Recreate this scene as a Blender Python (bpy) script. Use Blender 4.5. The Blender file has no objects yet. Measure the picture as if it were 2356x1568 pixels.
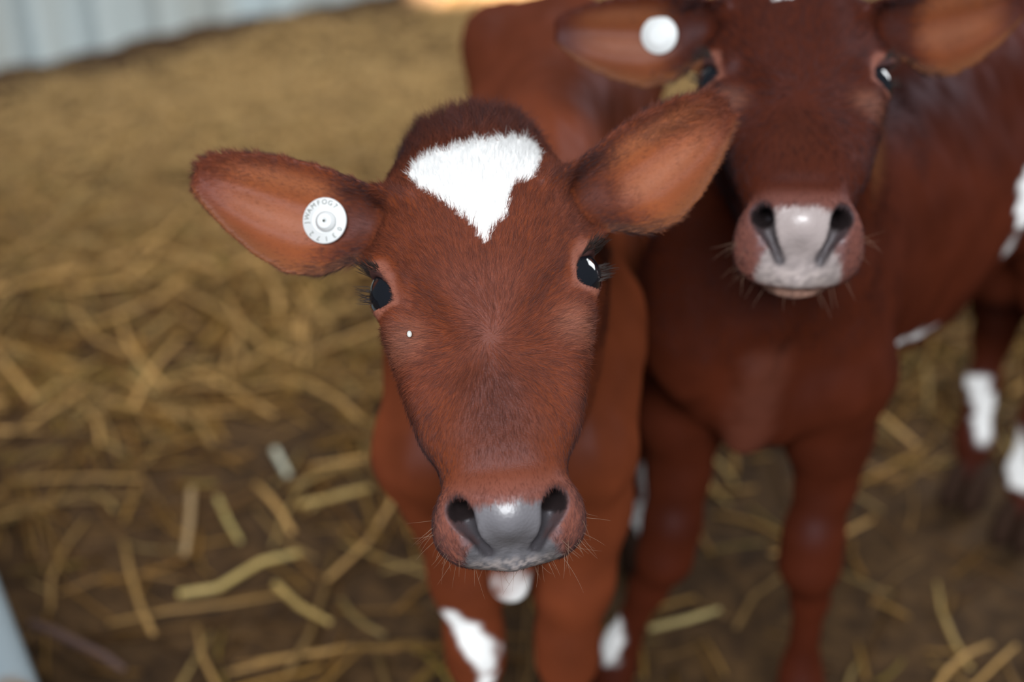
import bpy, math, random
import numpy as np
from mathutils import Vector, Matrix

SC = bpy.context.scene
COL = SC.collection
rng = np.random.default_rng(7)
random.seed(7)

# ------------------------------------------------------------------ camera, sky, lights, exposure
PITCH = math.radians(32.0)
CAM = np.array([0.0, 0.0, 1.20])
F_PX = 2356 / 36.0 * 50.0
CR = np.array([1.0, 0.0, 0.0])
CF = np.array([0.0, math.cos(PITCH), -math.sin(PITCH)])
CU = np.array([0.0, math.sin(PITCH), math.cos(PITCH)])

cd = bpy.data.cameras.new('camera')
cam = bpy.data.objects.new('camera', cd)
COL.objects.link(cam)
cd.lens = 50.0
cd.sensor_width = 36.0
cd.clip_start = 0.02
cam.location = CAM
cam.rotation_euler = (math.pi / 2 - PITCH, 0, 0)
cd.dof.use_dof = True
cd.dof.focus_distance = 0.875
cd.dof.aperture_fstop = 2.6
SC.camera = cam

SC.view_settings.view_transform = 'Standard'
SC.view_settings.look = 'None'
SC.view_settings.exposure = 0.30
SC.view_settings.gamma = 1.0
SC.view_settings.use_curve_mapping = False

world = bpy.data.worlds.new('world')
SC.world = world
world.use_nodes = True
wn = world.node_tree.nodes
wl = world.node_tree.links
bg = wn['Background']
bg.inputs['Color'].default_value = (0.80, 0.90, 1.0, 1)
bg.inputs['Strength'].default_value = 0.085


def area_light(name, loc, target, sx, sy, power, color):
    ld = bpy.data.lights.new(name, 'AREA')
    ld.shape = 'RECTANGLE'
    ld.size, ld.size_y = sx, sy
    ld.energy = power
    ld.color = color
    o = bpy.data.objects.new(name, ld)
    COL.objects.link(o)
    o.location = loc
    o.rotation_euler = (Vector(target) - Vector(loc)).to_track_quat('-Z', 'Y').to_euler()
    return o


# daylight from the open side of the barn behind the photographer
area_light('barn_opening_daylight', (-0.15, -1.5, 2.7), (0.15, 1.05, 0.5), 2.2, 1.2, 140.0, (0.95, 0.975, 1.0))
# added fill lamp that brightens only the floor at the back of the pen
lt = area_light('back_floor_fill', (-0.8, 3.35, 3.3), (-0.85, 3.15, 0.0), 2.4, 1.4, 27.0, (1.0, 0.97, 0.92))
lt.data.spread = math.radians(80)
# daylight from the doorway to the right of the pen
area_light('right_doorway_daylight', (2.7, 2.9, 1.9), (0.2, 1.0, 0.6), 1.6, 1.5, 60.0, (0.95, 0.98, 1.0))
sd = bpy.data.lights.new('low_sun_through_doorway', 'SPOT')
sd.energy = 16000.0
sd.color = (1.0, 0.72, 0.45)
sd.spot_size = math.radians(7)
sd.spot_blend = 0.3
sd.shadow_soft_size = 0.02
so = bpy.data.objects.new('low_sun_through_doorway', sd)
COL.objects.link(so)
so.location = (0.9, 7.0, 2.6)
so.rotation_euler = (Vector((-0.02, 3.90, 0.0)) - Vector((0.9, 7.0, 2.6))).to_track_quat('-Z', 'Y').to_euler()


def at(px, py, z=0.0):
    """point on the level z seen at a photo pixel"""
    d = CF + CR * (px - 1178) / F_PX - CU * (py - 784) / F_PX
    return CAM + d * (z - CAM[2]) / d[2]


def at_depth(px, py, depth):
    return CAM + (CF + CR * (px - 1178) / F_PX - CU * (py - 784) / F_PX) * depth


# ------------------------------------------------------------------ helpers
def tag(o, label=None, cat=None, group=None, kind=None):
    if label: o['label'] = label
    if cat: o['category'] = cat
    if group: o['group'] = group
    if kind: o['kind'] = kind
    return o


def empty(name, loc):
    o = bpy.data.objects.new(name, None)
    COL.objects.link(o)
    o.location = loc
    o.empty_display_size = 0.05
    return o


def mesh_obj(name, V, F, mat, parent=None, smooth=True):
    """V (n,3) array; F list of tuples or (m,k) int array"""
    me = bpy.data.meshes.new(name)
    V = np.asarray(V, dtype=np.float32)
    if isinstance(F, np.ndarray):
        k = F.shape[1]
        me.vertices.add(len(V))
        me.vertices.foreach_set('co', V.ravel())
        me.loops.add(F.size)
        me.loops.foreach_set('vertex_index', F.astype(np.int32).ravel())
        me.polygons.add(len(F))
        me.polygons.foreach_set('loop_start', np.arange(0, F.size, k, dtype=np.int32))
        me.update(calc_edges=True)
    else:
        me.from_pydata([tuple(v) for v in V.tolist()], [], F)
        me.update()
    me.validate()
    if smooth:
        me.polygons.foreach_set('use_smooth', np.ones(len(me.polygons), dtype=bool))
    if mat: me.materials.append(mat)
    o = bpy.data.objects.new(name, me)
    COL.objects.link(o)
    if parent is not None:
        o.parent = parent
        o.matrix_parent_inverse = Matrix.Translation(parent.location).inverted()
    return o


def point_color(me, name, rgb):
    a = me.attributes.new(name, 'FLOAT_COLOR', 'POINT')
    c = np.ones((len(rgb), 4), dtype=np.float32)
    c[:, :3] = rgb
    a.data.foreach_set('color', c.ravel())


def point_float(me, name, val):
    a = me.attributes.new(name, 'FLOAT', 'POINT')
    a.data.foreach_set('value', np.asarray(val, dtype=np.float32))


def norm(v):
    v = np.asarray(v, float)
    return v / np.linalg.norm(v, axis=-1, keepdims=True)


def sstep(a, b, x):
    t = np.clip((x - a) / (b - a), 0, 1)
    return t * t * (3 - 2 * t)


def fbm(P, scale, seed=0, octaves=3):
    """cheap smooth noise in -1..1 from summed rotated sines"""
    r = np.random.default_rng(100 + seed)
    out = np.zeros(len(P))
    amp, tot = 1.0, 0.0
    for o in range(octaves):
        s = np.zeros(len(P))
        for _ in range(5):
            d = norm(r.normal(size=P.shape[1])) * scale * (2.0 ** o) * r.uniform(0.7, 1.3)
            s += np.sin(P @ d * 2 * math.pi + r.uniform(0, 6.28))
        out += amp * s / 2.2
        tot += amp
        amp *= 0.55
    return np.clip(out / tot, -1.2, 1.2)


# ------------------------------------------------------------------ materials
def new_mat(name):
    m = bpy.data.materials.new(name)
    m.use_nodes = True
    nt = m.node_tree
    return m, nt, nt.nodes['Principled BSDF']


def plain_mat(name, color, rough=0.5, spec=0.5, metal=0.0, noise=None, coat=0.0):
    m, nt, b = new_mat(name)
    b.inputs['Base Color'].default_value = (*color, 1)
    b.inputs['Roughness'].default_value = rough
    b.inputs['Specular IOR Level'].default_value = spec
    b.inputs['Metallic'].default_value = metal
    b.inputs['Coat Weight'].default_value = coat
    if noise:
        sc, c2, lo, hi = noise
        tc = nt.nodes.new('ShaderNodeTexCoord')
        n = nt.nodes.new('ShaderNodeTexNoise')
        n.inputs['Scale'].default_value = sc
        n.inputs['Detail'].default_value = 5
        r = nt.nodes.new('ShaderNodeValToRGB')
        r.color_ramp.elements[0].position = lo
        r.color_ramp.elements[1].position = hi
        r.color_ramp.elements[0].color = (*color, 1)
        r.color_ramp.elements[1].color = (*c2, 1)
        nt.links.new(tc.outputs['Object'], n.inputs['Vector'])
        nt.links.new(n.outputs['Fac'], r.inputs['Fac'])
        nt.links.new(r.outputs['Color'], b.inputs['Base Color'])
    return m


def coat_material(name, grain=900.0):
    m, nt, b = new_mat(name)
    N, L = nt.nodes, nt.links
    at_ = N.new('ShaderNodeAttribute'); at_.attribute_name = 'pigment'
    wet = N.new('ShaderNodeAttribute'); wet.attribute_name = 'wet'
    tc = N.new('ShaderNodeTexCoord')
    n1 = N.new('ShaderNodeTexNoise'); n1.inputs['Scale'].default_value = 30; n1.inputs['Detail'].default_value = 6
    L.new(tc.outputs['Object'], n1.inputs['Vector'])
    mr = N.new('ShaderNodeMapRange')
    mr.inputs['To Min'].default_value = 0.72; mr.inputs['To Max'].default_value = 1.28
    L.new(n1.outputs['Fac'], mr.inputs['Value'])
    mx = N.new('ShaderNodeVectorMath'); mx.operation = 'SCALE'
    L.new(at_.outputs['Color'], mx.inputs[0]); L.new(mr.outputs['Result'], mx.inputs['Scale'])
    L.new(mx.outputs['Vector'], b.inputs['Base Color'])
    b.inputs['Roughness'].default_value = 0.40
    b.inputs['Specular IOR Level'].default_value = 1.0
    df = N.new('ShaderNodeBsdfDiffuse'); df.inputs['Roughness'].default_value = 0.6
    gl = N.new('ShaderNodeBsdfGlossy'); gl.inputs['Roughness'].default_value = 0.5
    gl.inputs['Color'].default_value = (0.90, 0.86, 1.0, 1)
    L.new(mx.outputs['Vector'], df.inputs['Color'])
    fur = N.new('ShaderNodeMixShader'); fur.inputs[0].default_value = 0.014
    L.new(df.outputs[0], fur.inputs[1]); L.new(gl.outputs[0], fur.inputs[2])
    fin = N.new('ShaderNodeMixShader')
    L.new(wet.outputs['Fac'], fin.inputs[0]); L.new(fur.outputs[0], fin.inputs[1]); L.new(b.outputs[0], fin.inputs[2])
    L.new(fin.outputs[0], N['Material Output'].inputs['Surface'])
    vo = N.new('ShaderNodeTexVoronoi'); vo.inputs['Scale'].default_value = 420
    L.new(tc.outputs['Object'], vo.inputs['Vector'])
    bv = N.new('ShaderNodeBump'); bv.inputs['Strength'].default_value = 0.15; bv.inputs['Distance'].default_value = 0.001
    L.new(vo.outputs['Distance'], bv.inputs['Height']); L.new(bv.outputs['Normal'], b.inputs['Normal'])
    n2 = N.new('ShaderNodeTexNoise'); n2.inputs['Scale'].default_value = grain; n2.inputs['Detail'].default_value = 3
    L.new(tc.outputs['Object'], n2.inputs['Vector'])
    bp = N.new('ShaderNodeBump'); bp.inputs['Strength'].default_value = 0.25; bp.inputs['Distance'].default_value = 0.001
    L.new(n2.outputs['Fac'], bp.inputs['Height'])
    L.new(bp.outputs['Normal'], df.inputs['Normal']); L.new(bp.outputs['Normal'], gl.inputs['Normal'])
    return m


def strand_material(name):
    m, nt, b = new_mat(name)
    N, L = nt.nodes, nt.links
    a = N.new('ShaderNodeAttribute'); a.attribute_name = 'pigment'
    n = N.new('ShaderNodeAttribute'); n.attribute_name = 'skin_normal'
    df = N.new('ShaderNodeBsdfDiffuse')
    L.new(a.outputs['Color'], df.inputs['Color']); L.new(n.outputs['Vector'], df.inputs['Normal'])
    hr = N.new('ShaderNodeBsdfHair')
    hr.component = 'Reflection'
    hr.inputs['Color'].default_value = (0.90, 0.84, 1.0, 1)
    hr.inputs['RoughnessU'].default_value = 0.32
    hr.inputs['RoughnessV'].default_value = 0.9
    mxs = N.new('ShaderNodeMixShader'); mxs.inputs[0].default_value = 0.036
    L.new(df.outputs[0], mxs.inputs[1]); L.new(hr.outputs[0], mxs.inputs[2])
    L.new(mxs.outputs[0], N['Material Output'].inputs['Surface'])
    N.remove(b)
    return m


M_COAT = coat_material('calf_coat')
M_STRAND = strand_material('coat_strands')
M_EYE = plain_mat('eye_dark', (0.006, 0.007, 0.010), 0.04, 0.6, coat=0.6)
M_LASH = plain_mat('lash_hair', (0.02, 0.012, 0.01), 0.5, 0.3)
M_WHISK = plain_mat('whisker_hair', (0.20, 0.12, 0.08), 0.5, 0.3)
M_TAG = plain_mat('tag_plastic', (0.66, 0.68, 0.68), 0.4, 0.4)
M_INK = plain_mat('tag_ink', (0.10, 0.105, 0.09), 0.7, 0.2)
M_HOOF = plain_mat('hoof_horn', (0.030, 0.014, 0.008), 0.8, 0.15)
M_GALV = plain_mat('galvanised_metal', (0.24, 0.29, 0.32), 0.5, 0.4, 0.0, noise=(16.0, (0.17, 0.10, 0.05), 0.54, 0.66))
M_TWIG = plain_mat('twig_bark', (0.13, 0.08, 0.07), 0.8, 0.2)


# ------------------------------------------------------------------ implicit surfaces
def smin(a, b, k):
    h = np.clip(0.5 + 0.5 * (b - a) / k, 0, 1)
    return b * (1 - h) + a * h - k * h * (1 - h)


def smax(a, b, k):
    return -smin(-a, -b, k)


def f_capsule(a, b, ra, rb):
    a, b = np.asarray(a, float), np.asarray(b, float)
    ab = b - a
    L2 = float(ab @ ab)

    def f(P):
        q = P - a
        t = np.clip(q @ ab / L2, 0, 1)
        return np.linalg.norm(q - t[:, None] * ab, axis=1) - (ra + (rb - ra) * t)
    return f


def f_ellipsoid(c, r, axes=None):
    c, r = np.asarray(c, float), np.asarray(r, float)
    A = np.eye(3) if axes is None else np.asarray(axes, float)

    def f(P):
        q = (P - c) @ A.T
        k0 = np.linalg.norm(q / r, axis=1)
        k1 = np.linalg.norm(q / (r * r), axis=1) + 1e-9
        return k0 * (k0 - 1.0) / k1
    return f


class Field:
    def __init__(self):
        self.items = []

    def add(self, f, c, R, k=0.02, mode='u'):
        self.items.append((f, np.asarray(c, float), R, k, mode))

    def cap(self, a, b, ra, rb, k=0.02):
        a, b = np.asarray(a, float), np.asarray(b, float)
        self.add(f_capsule(a, b, ra, rb), (a + b) / 2, np.linalg.norm(a - b) / 2 + max(ra, rb), k)

    def ell(self, c, r, axes=None, k=0.03):
        self.add(f_ellipsoid(c, r, axes), c, max(r) * 1.1, k)

    def eval_blocks(self, centers, offs, half):
        """centers (B,3); offs (K,3) -> (B,K)"""
        B, K = len(centers), len(offs)
        D = np.full((B, K), 0.5)
        for f, c, R, k, mode in self.items:
            near = np.where(np.linalg.norm(centers - c, axis=1) < R + 4.0 * k + half)[0]
            if not len(near):
                continue
            for s in range(0, len(near), 1500):
                ii = near[s:s + 1500]
                P = (centers[ii][:, None, :] + offs[None]).reshape(-1, 3)
                d = f(P).reshape(len(ii), K)
                D[ii] = smin(D[ii], d, k) if mode == 'u' else smax(D[ii], -d, k)
        return D


def polygonise(field, lo, hi, h):
    """surface nets on the blocks near the surface -> vertices, quads"""
    S = 8
    lo, hi = np.asarray(lo, float), np.asarray(hi, float)
    nb = np.ceil((hi - lo) / (S * h)).astype(int)
    I = np.stack(np.meshgrid(*[np.arange(n) for n in nb], indexing='ij'), -1).reshape(-1, 3)
    half = S * h * 0.8661
    cen = lo + (I + 0.5) * S * h
    dc = field.eval_blocks(cen, np.zeros((1, 3)), half)[:, 0]
    I = I[np.abs(dc) < half * 2.6]
    cen = lo + (I + 0.5) * S * h
    g = np.arange(S + 1)
    G = np.stack(np.meshgrid(g, g, g, indexing='ij'), -1).reshape(-1, 3)
    D = field.eval_blocks(cen, (G - S / 2) * h, half).reshape(-1, S + 1, S + 1, S + 1)
    neg = D < 0
    cn = [(i, j, k) for i in (0, 1) for j in (0, 1) for k in (0, 1)]
    sl = lambda A, c: A[:, c[0]:c[0] + S, c[1]:c[1] + S, c[2]:c[2] + S]
    cnt = sum(sl(neg, c).astype(np.int8) for c in cn)
    act = (cnt > 0) & (cnt < 8)
    b, i, j, k = np.nonzero(act)
    vals = np.stack([sl(D, c)[b, i, j, k] for c in cn], 1)
    cpos = np.array(cn, float)
    acc = np.zeros((len(b), 3)); n = np.zeros(len(b))
    for x in range(8):
        for y in range(x + 1, 8):
            if sum(abs(p - q) for p, q in zip(cn[x], cn[y])) != 1:
                continue
            a_, b_ = vals[:, x], vals[:, y]
            m = (a_ < 0) != (b_ < 0)
            t = np.where(m, a_ / np.where(m, a_ - b_, 1), 0)
            acc += m[:, None] * (cpos[x] + t[:, None] * (cpos[y] - cpos[x]))
            n += m
    cell = I[b] * S + np.stack([i, j, k], 1)
    V = lo + (cell + acc / n[:, None]) * h
    dims = nb * S + 2
    gid = ((cell[:, 0] + 1) * dims[1] + cell[:, 1] + 1) * dims[2] + cell[:, 2] + 1
    order = np.argsort(gid)
    sg = gid[order]

    def look(q):
        p = np.searchsorted(sg, q)
        p = np.clip(p, 0, len(sg) - 1)
        ok = sg[p] == q
        return np.where(ok, order[p], -1)
    st = (dims[1] * dims[2], dims[2], 1)
    F = []
    v0 = vals[:, 0] < 0
    for ax, ci in ((0, 4), (1, 2), (2, 1)):
        v1 = vals[:, ci] < 0
        m = v0 != v1
        o1, o2 = [st[q] for q in range(3) if q != ax]
        base = gid[m]
        q = np.stack([look(base), look(base - o1), look(base - o1 - o2), look(base - o2)], 1)
        flip = v0[m]
        if ax == 1:
            flip = ~flip
        q[~flip] = q[~flip][:, ::-1]
        F.append(q[(q >= 0).all(1)])
    F = np.concatenate(F)
    return V, F


def smooth_mesh(V, F, it=1, lam=0.5):
    E = np.concatenate([F[:, [0, 1]], F[:, [1, 2]], F[:, [2, 3]], F[:, [3, 0]]])
    n = np.bincount(E[:, 0], minlength=len(V)) + np.bincount(E[:, 1], minlength=len(V))
    for _ in range(it):
        acc = np.stack([np.bincount(E[:, 0], V[E[:, 1], x], len(V)) + np.bincount(E[:, 1], V[E[:, 0], x], len(V)) for x in range(3)], 1)
        V = V + lam * (acc / np.maximum(n, 1)[:, None] - V)
    return V


def vert_normals(V, F):
    fn = np.cross(V[F[:, 2]] - V[F[:, 0]], V[F[:, 3]] - V[F[:, 1]])
    N = np.stack([sum(np.bincount(F[:, c], fn[:, x], len(V)) for c in range(4)) for x in range(3)], 1)
    return N / (np.linalg.norm(N, axis=1, keepdims=True) + 1e-12)


# ------------------------------------------------------------------ the head of a calf, in its own frame: u across, v up the face to the poll, w out of the face
HEAD_T = np.array([
    # v       a      wf      wb      wc
    [0.125, 0.004, -0.030, -0.046, -0.038],
    [0.120, 0.027, -0.008, -0.070, -0.030],
    [0.108, 0.044, 0.013, -0.085, -0.025],
    [0.090, 0.056, 0.031, -0.092, -0.020],
    [0.067, 0.065, 0.044, -0.100, -0.020],
    [0.035, 0.068, 0.051, -0.106, -0.018],
    [0.000, 0.0665, 0.051, -0.108, -0.014],
    [-0.030, 0.0630, 0.047, -0.104, -0.014],
    [-0.060, 0.0548, 0.041, -0.092, -0.014],
    [-0.090, 0.0460, 0.036, -0.076, -0.012],
    [-0.115, 0.0398, 0.033, -0.060, -0.009],
    [-0.135, 0.0382, 0.032, -0.050, -0.006],
    [-0.150, 0.0415, 0.0325, -0.045, -0.006],
    [-0.162, 0.0410, 0.018, -0.041, -0.012],
    [-0.172, 0.0340, 0.000, -0.036, -0.018],
    [-0.180, 0.0180, -0.013, -0.030, -0.021],
    [-0.183, 0.0040, -0.018, -0.025, -0.022],
])


def dense(T, n=400):
    x = T[:, 0][::-1]
    Y = T[:, 1:][::-1]
    m = np.gradient(Y, x, axis=0)
    d = np.diff(Y, axis=0) / np.diff(x)[:, None]
    for i in range(1, len(x) - 1):
        z = d[i - 1] * d[i] <= 0
        m[i] = np.where(z, 0, np.sign(d[i]) * np.minimum(np.abs(m[i]), 3 * np.minimum(np.abs(d[i - 1]), np.abs(d[i]))))
    xs = np.linspace(x[0], x[-1], n)
    k = np.clip(np.searchsorted(x, xs) - 1, 0, len(x) - 2)
    hh = (x[k + 1] - x[k])[:, None]
    t = ((xs - x[k])[:, None]) / hh
    out = (2 * t**3 - 3 * t**2 + 1) * Y[k] + (t**3 - 2 * t**2 + t) * hh * m[k] + (-2 * t**3 + 3 * t**2) * Y[k + 1] + (t**3 - t**2) * hh * m[k + 1]
    return xs, out


HT_X, HT_Y = dense(HEAD_T)
EYE_C = np.array([0.0540, -0.004, 0.004])
EYE_R = 0.0193
EYE_N = norm([0.74, 0.05, 0.67])
_t = np.array([0.55, 0.72, -0.45]); _t -= EYE_N * (_t @ EYE_N)
EYE_T = norm(_t)
EYE_B = np.cross(EYE_N, EYE_T)
LID_L, LID_H = 0.0170, 0.0102

EAR_LEN = 0.129
EAR_X = np.array([-0.2, 0.0, 0.10, 0.24, 0.43, 0.62, 0.80, 0.92, 1.0, 1.05])
EAR_UP = np.array([0.022, 0.0235, 0.0245, 0.0258, 0.0285, 0.0275, 0.0235, 0.0190, 0.0140, 0.006])
EAR_DN = np.array([0.022, 0.024, 0.028, 0.0415, 0.0468, 0.0410, 0.0305, 0.0210, 0.0130, 0.006])


def ear_frame(tau, lift=21.0, back=0.22):
    c = np.array([0.0, -math.sin(tau), math.cos(tau)])     # the way the face of the ear looks
    u0 = np.array([1.0, 0, 0])
    v0 = np.array([0.0, math.cos(tau), math.sin(tau)])
    a = math.radians(lift)
    s = norm(math.cos(a) * u0 + math.sin(a) * v0 - back * c)
    n = norm(c + 0.10 * u0 - s * ((c + 0.10 * u0) @ s))
    t = np.cross(n, s)
    return s, t, n


class Head:
    def __init__(self, origin, axes, tau, lifts=(20.5, 27.0), backs=(0.04, 0.14)):
        self.o = np.asarray(origin, float)
        self.A = np.asarray(axes, float)          # rows e_u e_v e_w
        self.tau = tau
        self.padcol = (0.155, 0.155, 0.17)
        self.ear_tone = 1.0
        # one frame for the ear on the -u side, one for the +u side (both written for +u)
        self.ef = [np.stack(ear_frame(tau, lifts[i], backs[i])) for i in (0, 1)]
        ct, st = math.cos(tau), math.sin(tau)
        up, tow = 0.045, -0.034
        self.eb = np.array([0.0600, up * ct - tow * st, up * st + tow * ct])

    def local(self, P):
        return (P - self.o) @ self.A.T

    def world(self, q):
        return self.o + np.asarray(q, float) @ self.A

    def dirw(self, q):
        return np.asarray(q, float) @ self.A

    def ear_axes(self, side):
        return self.ef[1 if side > 0 else 0]

    def ear_coords(self, q, side):
        r = q - self.eb
        a, b = r @ self.ef[0].T, r @ self.ef[1].T
        m = np.where((side > 0)[:, None], b, a)
        return m[:, 0], m[:, 1], m[:, 2]

    def ear_surface(self, s, t):
        """offset of the ear's middle sheet along its normal"""
        x = np.clip(s / EAR_LEN, -0.2, 1.05)
        up = np.interp(x, EAR_X, EAR_UP)
        dn = np.interp(x, EAR_X, EAR_DN)
        tc, hw = (up - dn) / 2, (up + dn) / 2 + 1e-4
        y = (t - tc) / hw
        C = np.interp(x, [-0.2, 0.1, 0.35, 0.7, 1.0], [0.034, 0.031, 0.020, 0.011, 0.004])
        n0 = C * np.clip(y, -1.15, 1.15) ** 2
        rid = 0.0015 * np.cos(y * 8.0 + 0.6 + 1.2 * x) * sstep(1.0, 0.35, np.abs(y)) * sstep(0.12, 0.35, x) * sstep(1.0, 0.7, x)
        return n0 + rid, y, hw, tc, C, x

    def sdf(self, P):
        q = self.local(P)
        m = q.copy()
        m[:, 0] = np.abs(m[:, 0])
        u, v, w = m[:, 0], m[:, 1], m[:, 2]
        vc = np.clip(v, HT_X[0], HT_X[-1])
        a, wf, wb, wc = [np.interp(vc, HT_X, HT_Y[:, i]) for i in range(4)]
        b = np.where(w > wc, wf - wc, wc - wb)
        p = 2.35 + 0.75 * sstep(-0.04, -0.09, v) * sstep(-0.165, -0.14, v)
        r = ((u / a) ** p + (np.abs(w - wc) / b) ** p) ** (1 / p)
        d = (r - 1) * np.minimum(a, b)
        dv = np.abs(v - vc)
        d = np.where(dv > 0, np.hypot(np.maximum(d, 0), dv), d)
        # brows, cheeks, muzzle, chin
        d = smin(d, f_ellipsoid((0.046, 0.024, 0.008), (0.020, 0.018, 0.020))(m), 0.018)
        d = smin(d, f_capsule((0.048, -0.030, 0.010), (0.036, -0.100, 0.008), 0.014, 0.010)(m), 0.025)
        d = smin(d, f_ellipsoid((0.024, -0.156, -0.010), (0.021, 0.021, 0.030))(m), 0.012)
        d = smin(d, f_ellipsoid((0.0, -0.158, -0.040), (0.027, 0.020, 0.013))(m), 0.006)
        d = smin(d, f_ellipsoid((0.0, 0.105, 0.0), (0.030, 0.018, 0.020))(m), 0.02)
        d = smin(d, f_ellipsoid((0.0, -0.158, 0.010), (0.019, 0.0145, 0.0215))(m), 0.009)
        # hollow between the eye and the bridge of the nose
        d = smax(d, -f_capsule((0.046, -0.040, 0.050), (0.042, -0.085, 0.046), 0.012, 0.012)(m), 0.018)
        d = smax(d, -f_capsule((0.050, -0.024, 0.040), (0.021, -0.066, 0.0505), 0.0105, 0.0095)(m), 0.014)
        d = smax(d, -f_capsule((-0.02, -0.1345, 0.0395), (0.026, -0.1345, 0.0380), 0.0080, 0.0080)(m), 0.009)
        # lids
        e = m - EYE_C
        en, et, eb = e @ EYE_N, e @ EYE_T, e @ EYE_B
        d = smin(d, np.linalg.norm(e, axis=1) - (EYE_R + 0.0018), 0.007)
        op = np.maximum((np.abs(eb) - LID_H * (1 - (et / LID_L) ** 2)) * 0.75, 0.003 - en)
        d = smax(d, -op, 0.002)
        # nostrils
        d = smax(d, -f_capsule((0.0295, -0.1545, 0.0235), (0.0140, -0.1745, -0.0040), 0.0070, 0.0020)(m), 0.005)
        d = smax(d, -f_capsule((0.0280, -0.156, 0.0205), (0.022, -0.140, 0.002), 0.0068, 0.006)(m), 0.004)
        # ears
        s, t, n = self.ear_coords(m, q[:, 0])
        n0, y, hw, tc, C, x = self.ear_surface(s, t)
        slope = np.sqrt(1 + (2 * C * y / hw) ** 2)
        th = np.interp(x, [0, 0.4, 1.0], [0.0042, 0.0034, 0.0030])
        ds = (np.abs(n - n0) - th) / slope
        do = np.maximum((np.abs(t - tc) - hw) * 0.8, np.maximum(s - EAR_LEN * 1.04, -0.010 - s))
        de = smax(ds, do, 0.003)
        E = np.stack([s, t, n], 1)
        root = f_capsule((-0.012, 0, -0.006), (0.022, 0, -0.004), 0.024, 0.012)(E)
        de = smin(de, root, 0.012)
        d = smin(d, de, 0.016)
        # the hollow at the root of the ear
        d = smax(d, -f_capsule((0.010, 0, 0.020), (0.055, 0, 0.020), 0.011, 0.010)(E), 0.010)
        return d


def head_axes(ray, roll, tau, yaw=0.0):
    """axes of a head that looks back along the sight line, rolled, with the muzzle pushed forward by tau"""
    f = norm(ray)
    r = norm(np.cross(f, (0, 0, 1)))
    u = np.cross(r, f)
    a = math.radians(roll)
    eu = math.cos(a) * r + math.sin(a) * u
    ev = -math.sin(a) * r + math.cos(a) * u
    ew = -f
    ct, st = math.cos(tau), math.sin(tau)
    ev2 = ct * ev - st * ew
    ew2 = ct * ew + st * ev
    y = math.radians(yaw)
    eu3 = math.cos(y) * eu - math.sin(y) * ew2
    ew3 = math.cos(y) * ew2 + math.sin(y) * eu
    return np.stack([eu3, ev2, ew3])


# ------------------------------------------------------------------ pigment of the coat
BROWN = np.array([0.140, 0.033, 0.012])
DARK = np.array([0.045, 0.011, 0.006])
WHITE = np.array([0.86, 0.86, 0.85])


def in_poly(x, y, poly):
    c = np.zeros(len(x), bool)
    n = len(poly)
    for i in range(n):
        x1, y1 = poly[i]; x2, y2 = poly[(i + 1) % n]
        cr = ((y1 > y) != (y2 > y)) & (x < (x2 - x1) * (y - y1) / (y2 - y1 + 1e-12) + x1)
        c ^= cr
    return c


def mixc(c, w, col):
    w = np.clip(w, 0, 1)[:, None]
    return c * (1 - w) + np.asarray(col) * w


BLAZE_ONE = [(-.0415, .0668), (-.0372, .0770), (-.013, .0825), (.0012, .084), (.0186, .0895), (.036, .0905), (.0435, .084), (.0456, .0708), (.037, .0513), (.0238, .0452),
             (.0171, .0216), (.0092, .0144), (.0021, .0038), (-.0035, .0171), (-.011, .0257), (-.0263, .0429), (-.0382, .0543)]
BLAZE_TWO = [(-.026, .085), (-.020, .046), (-.006, .044), (.006, .050), (.012, .085)]


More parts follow.
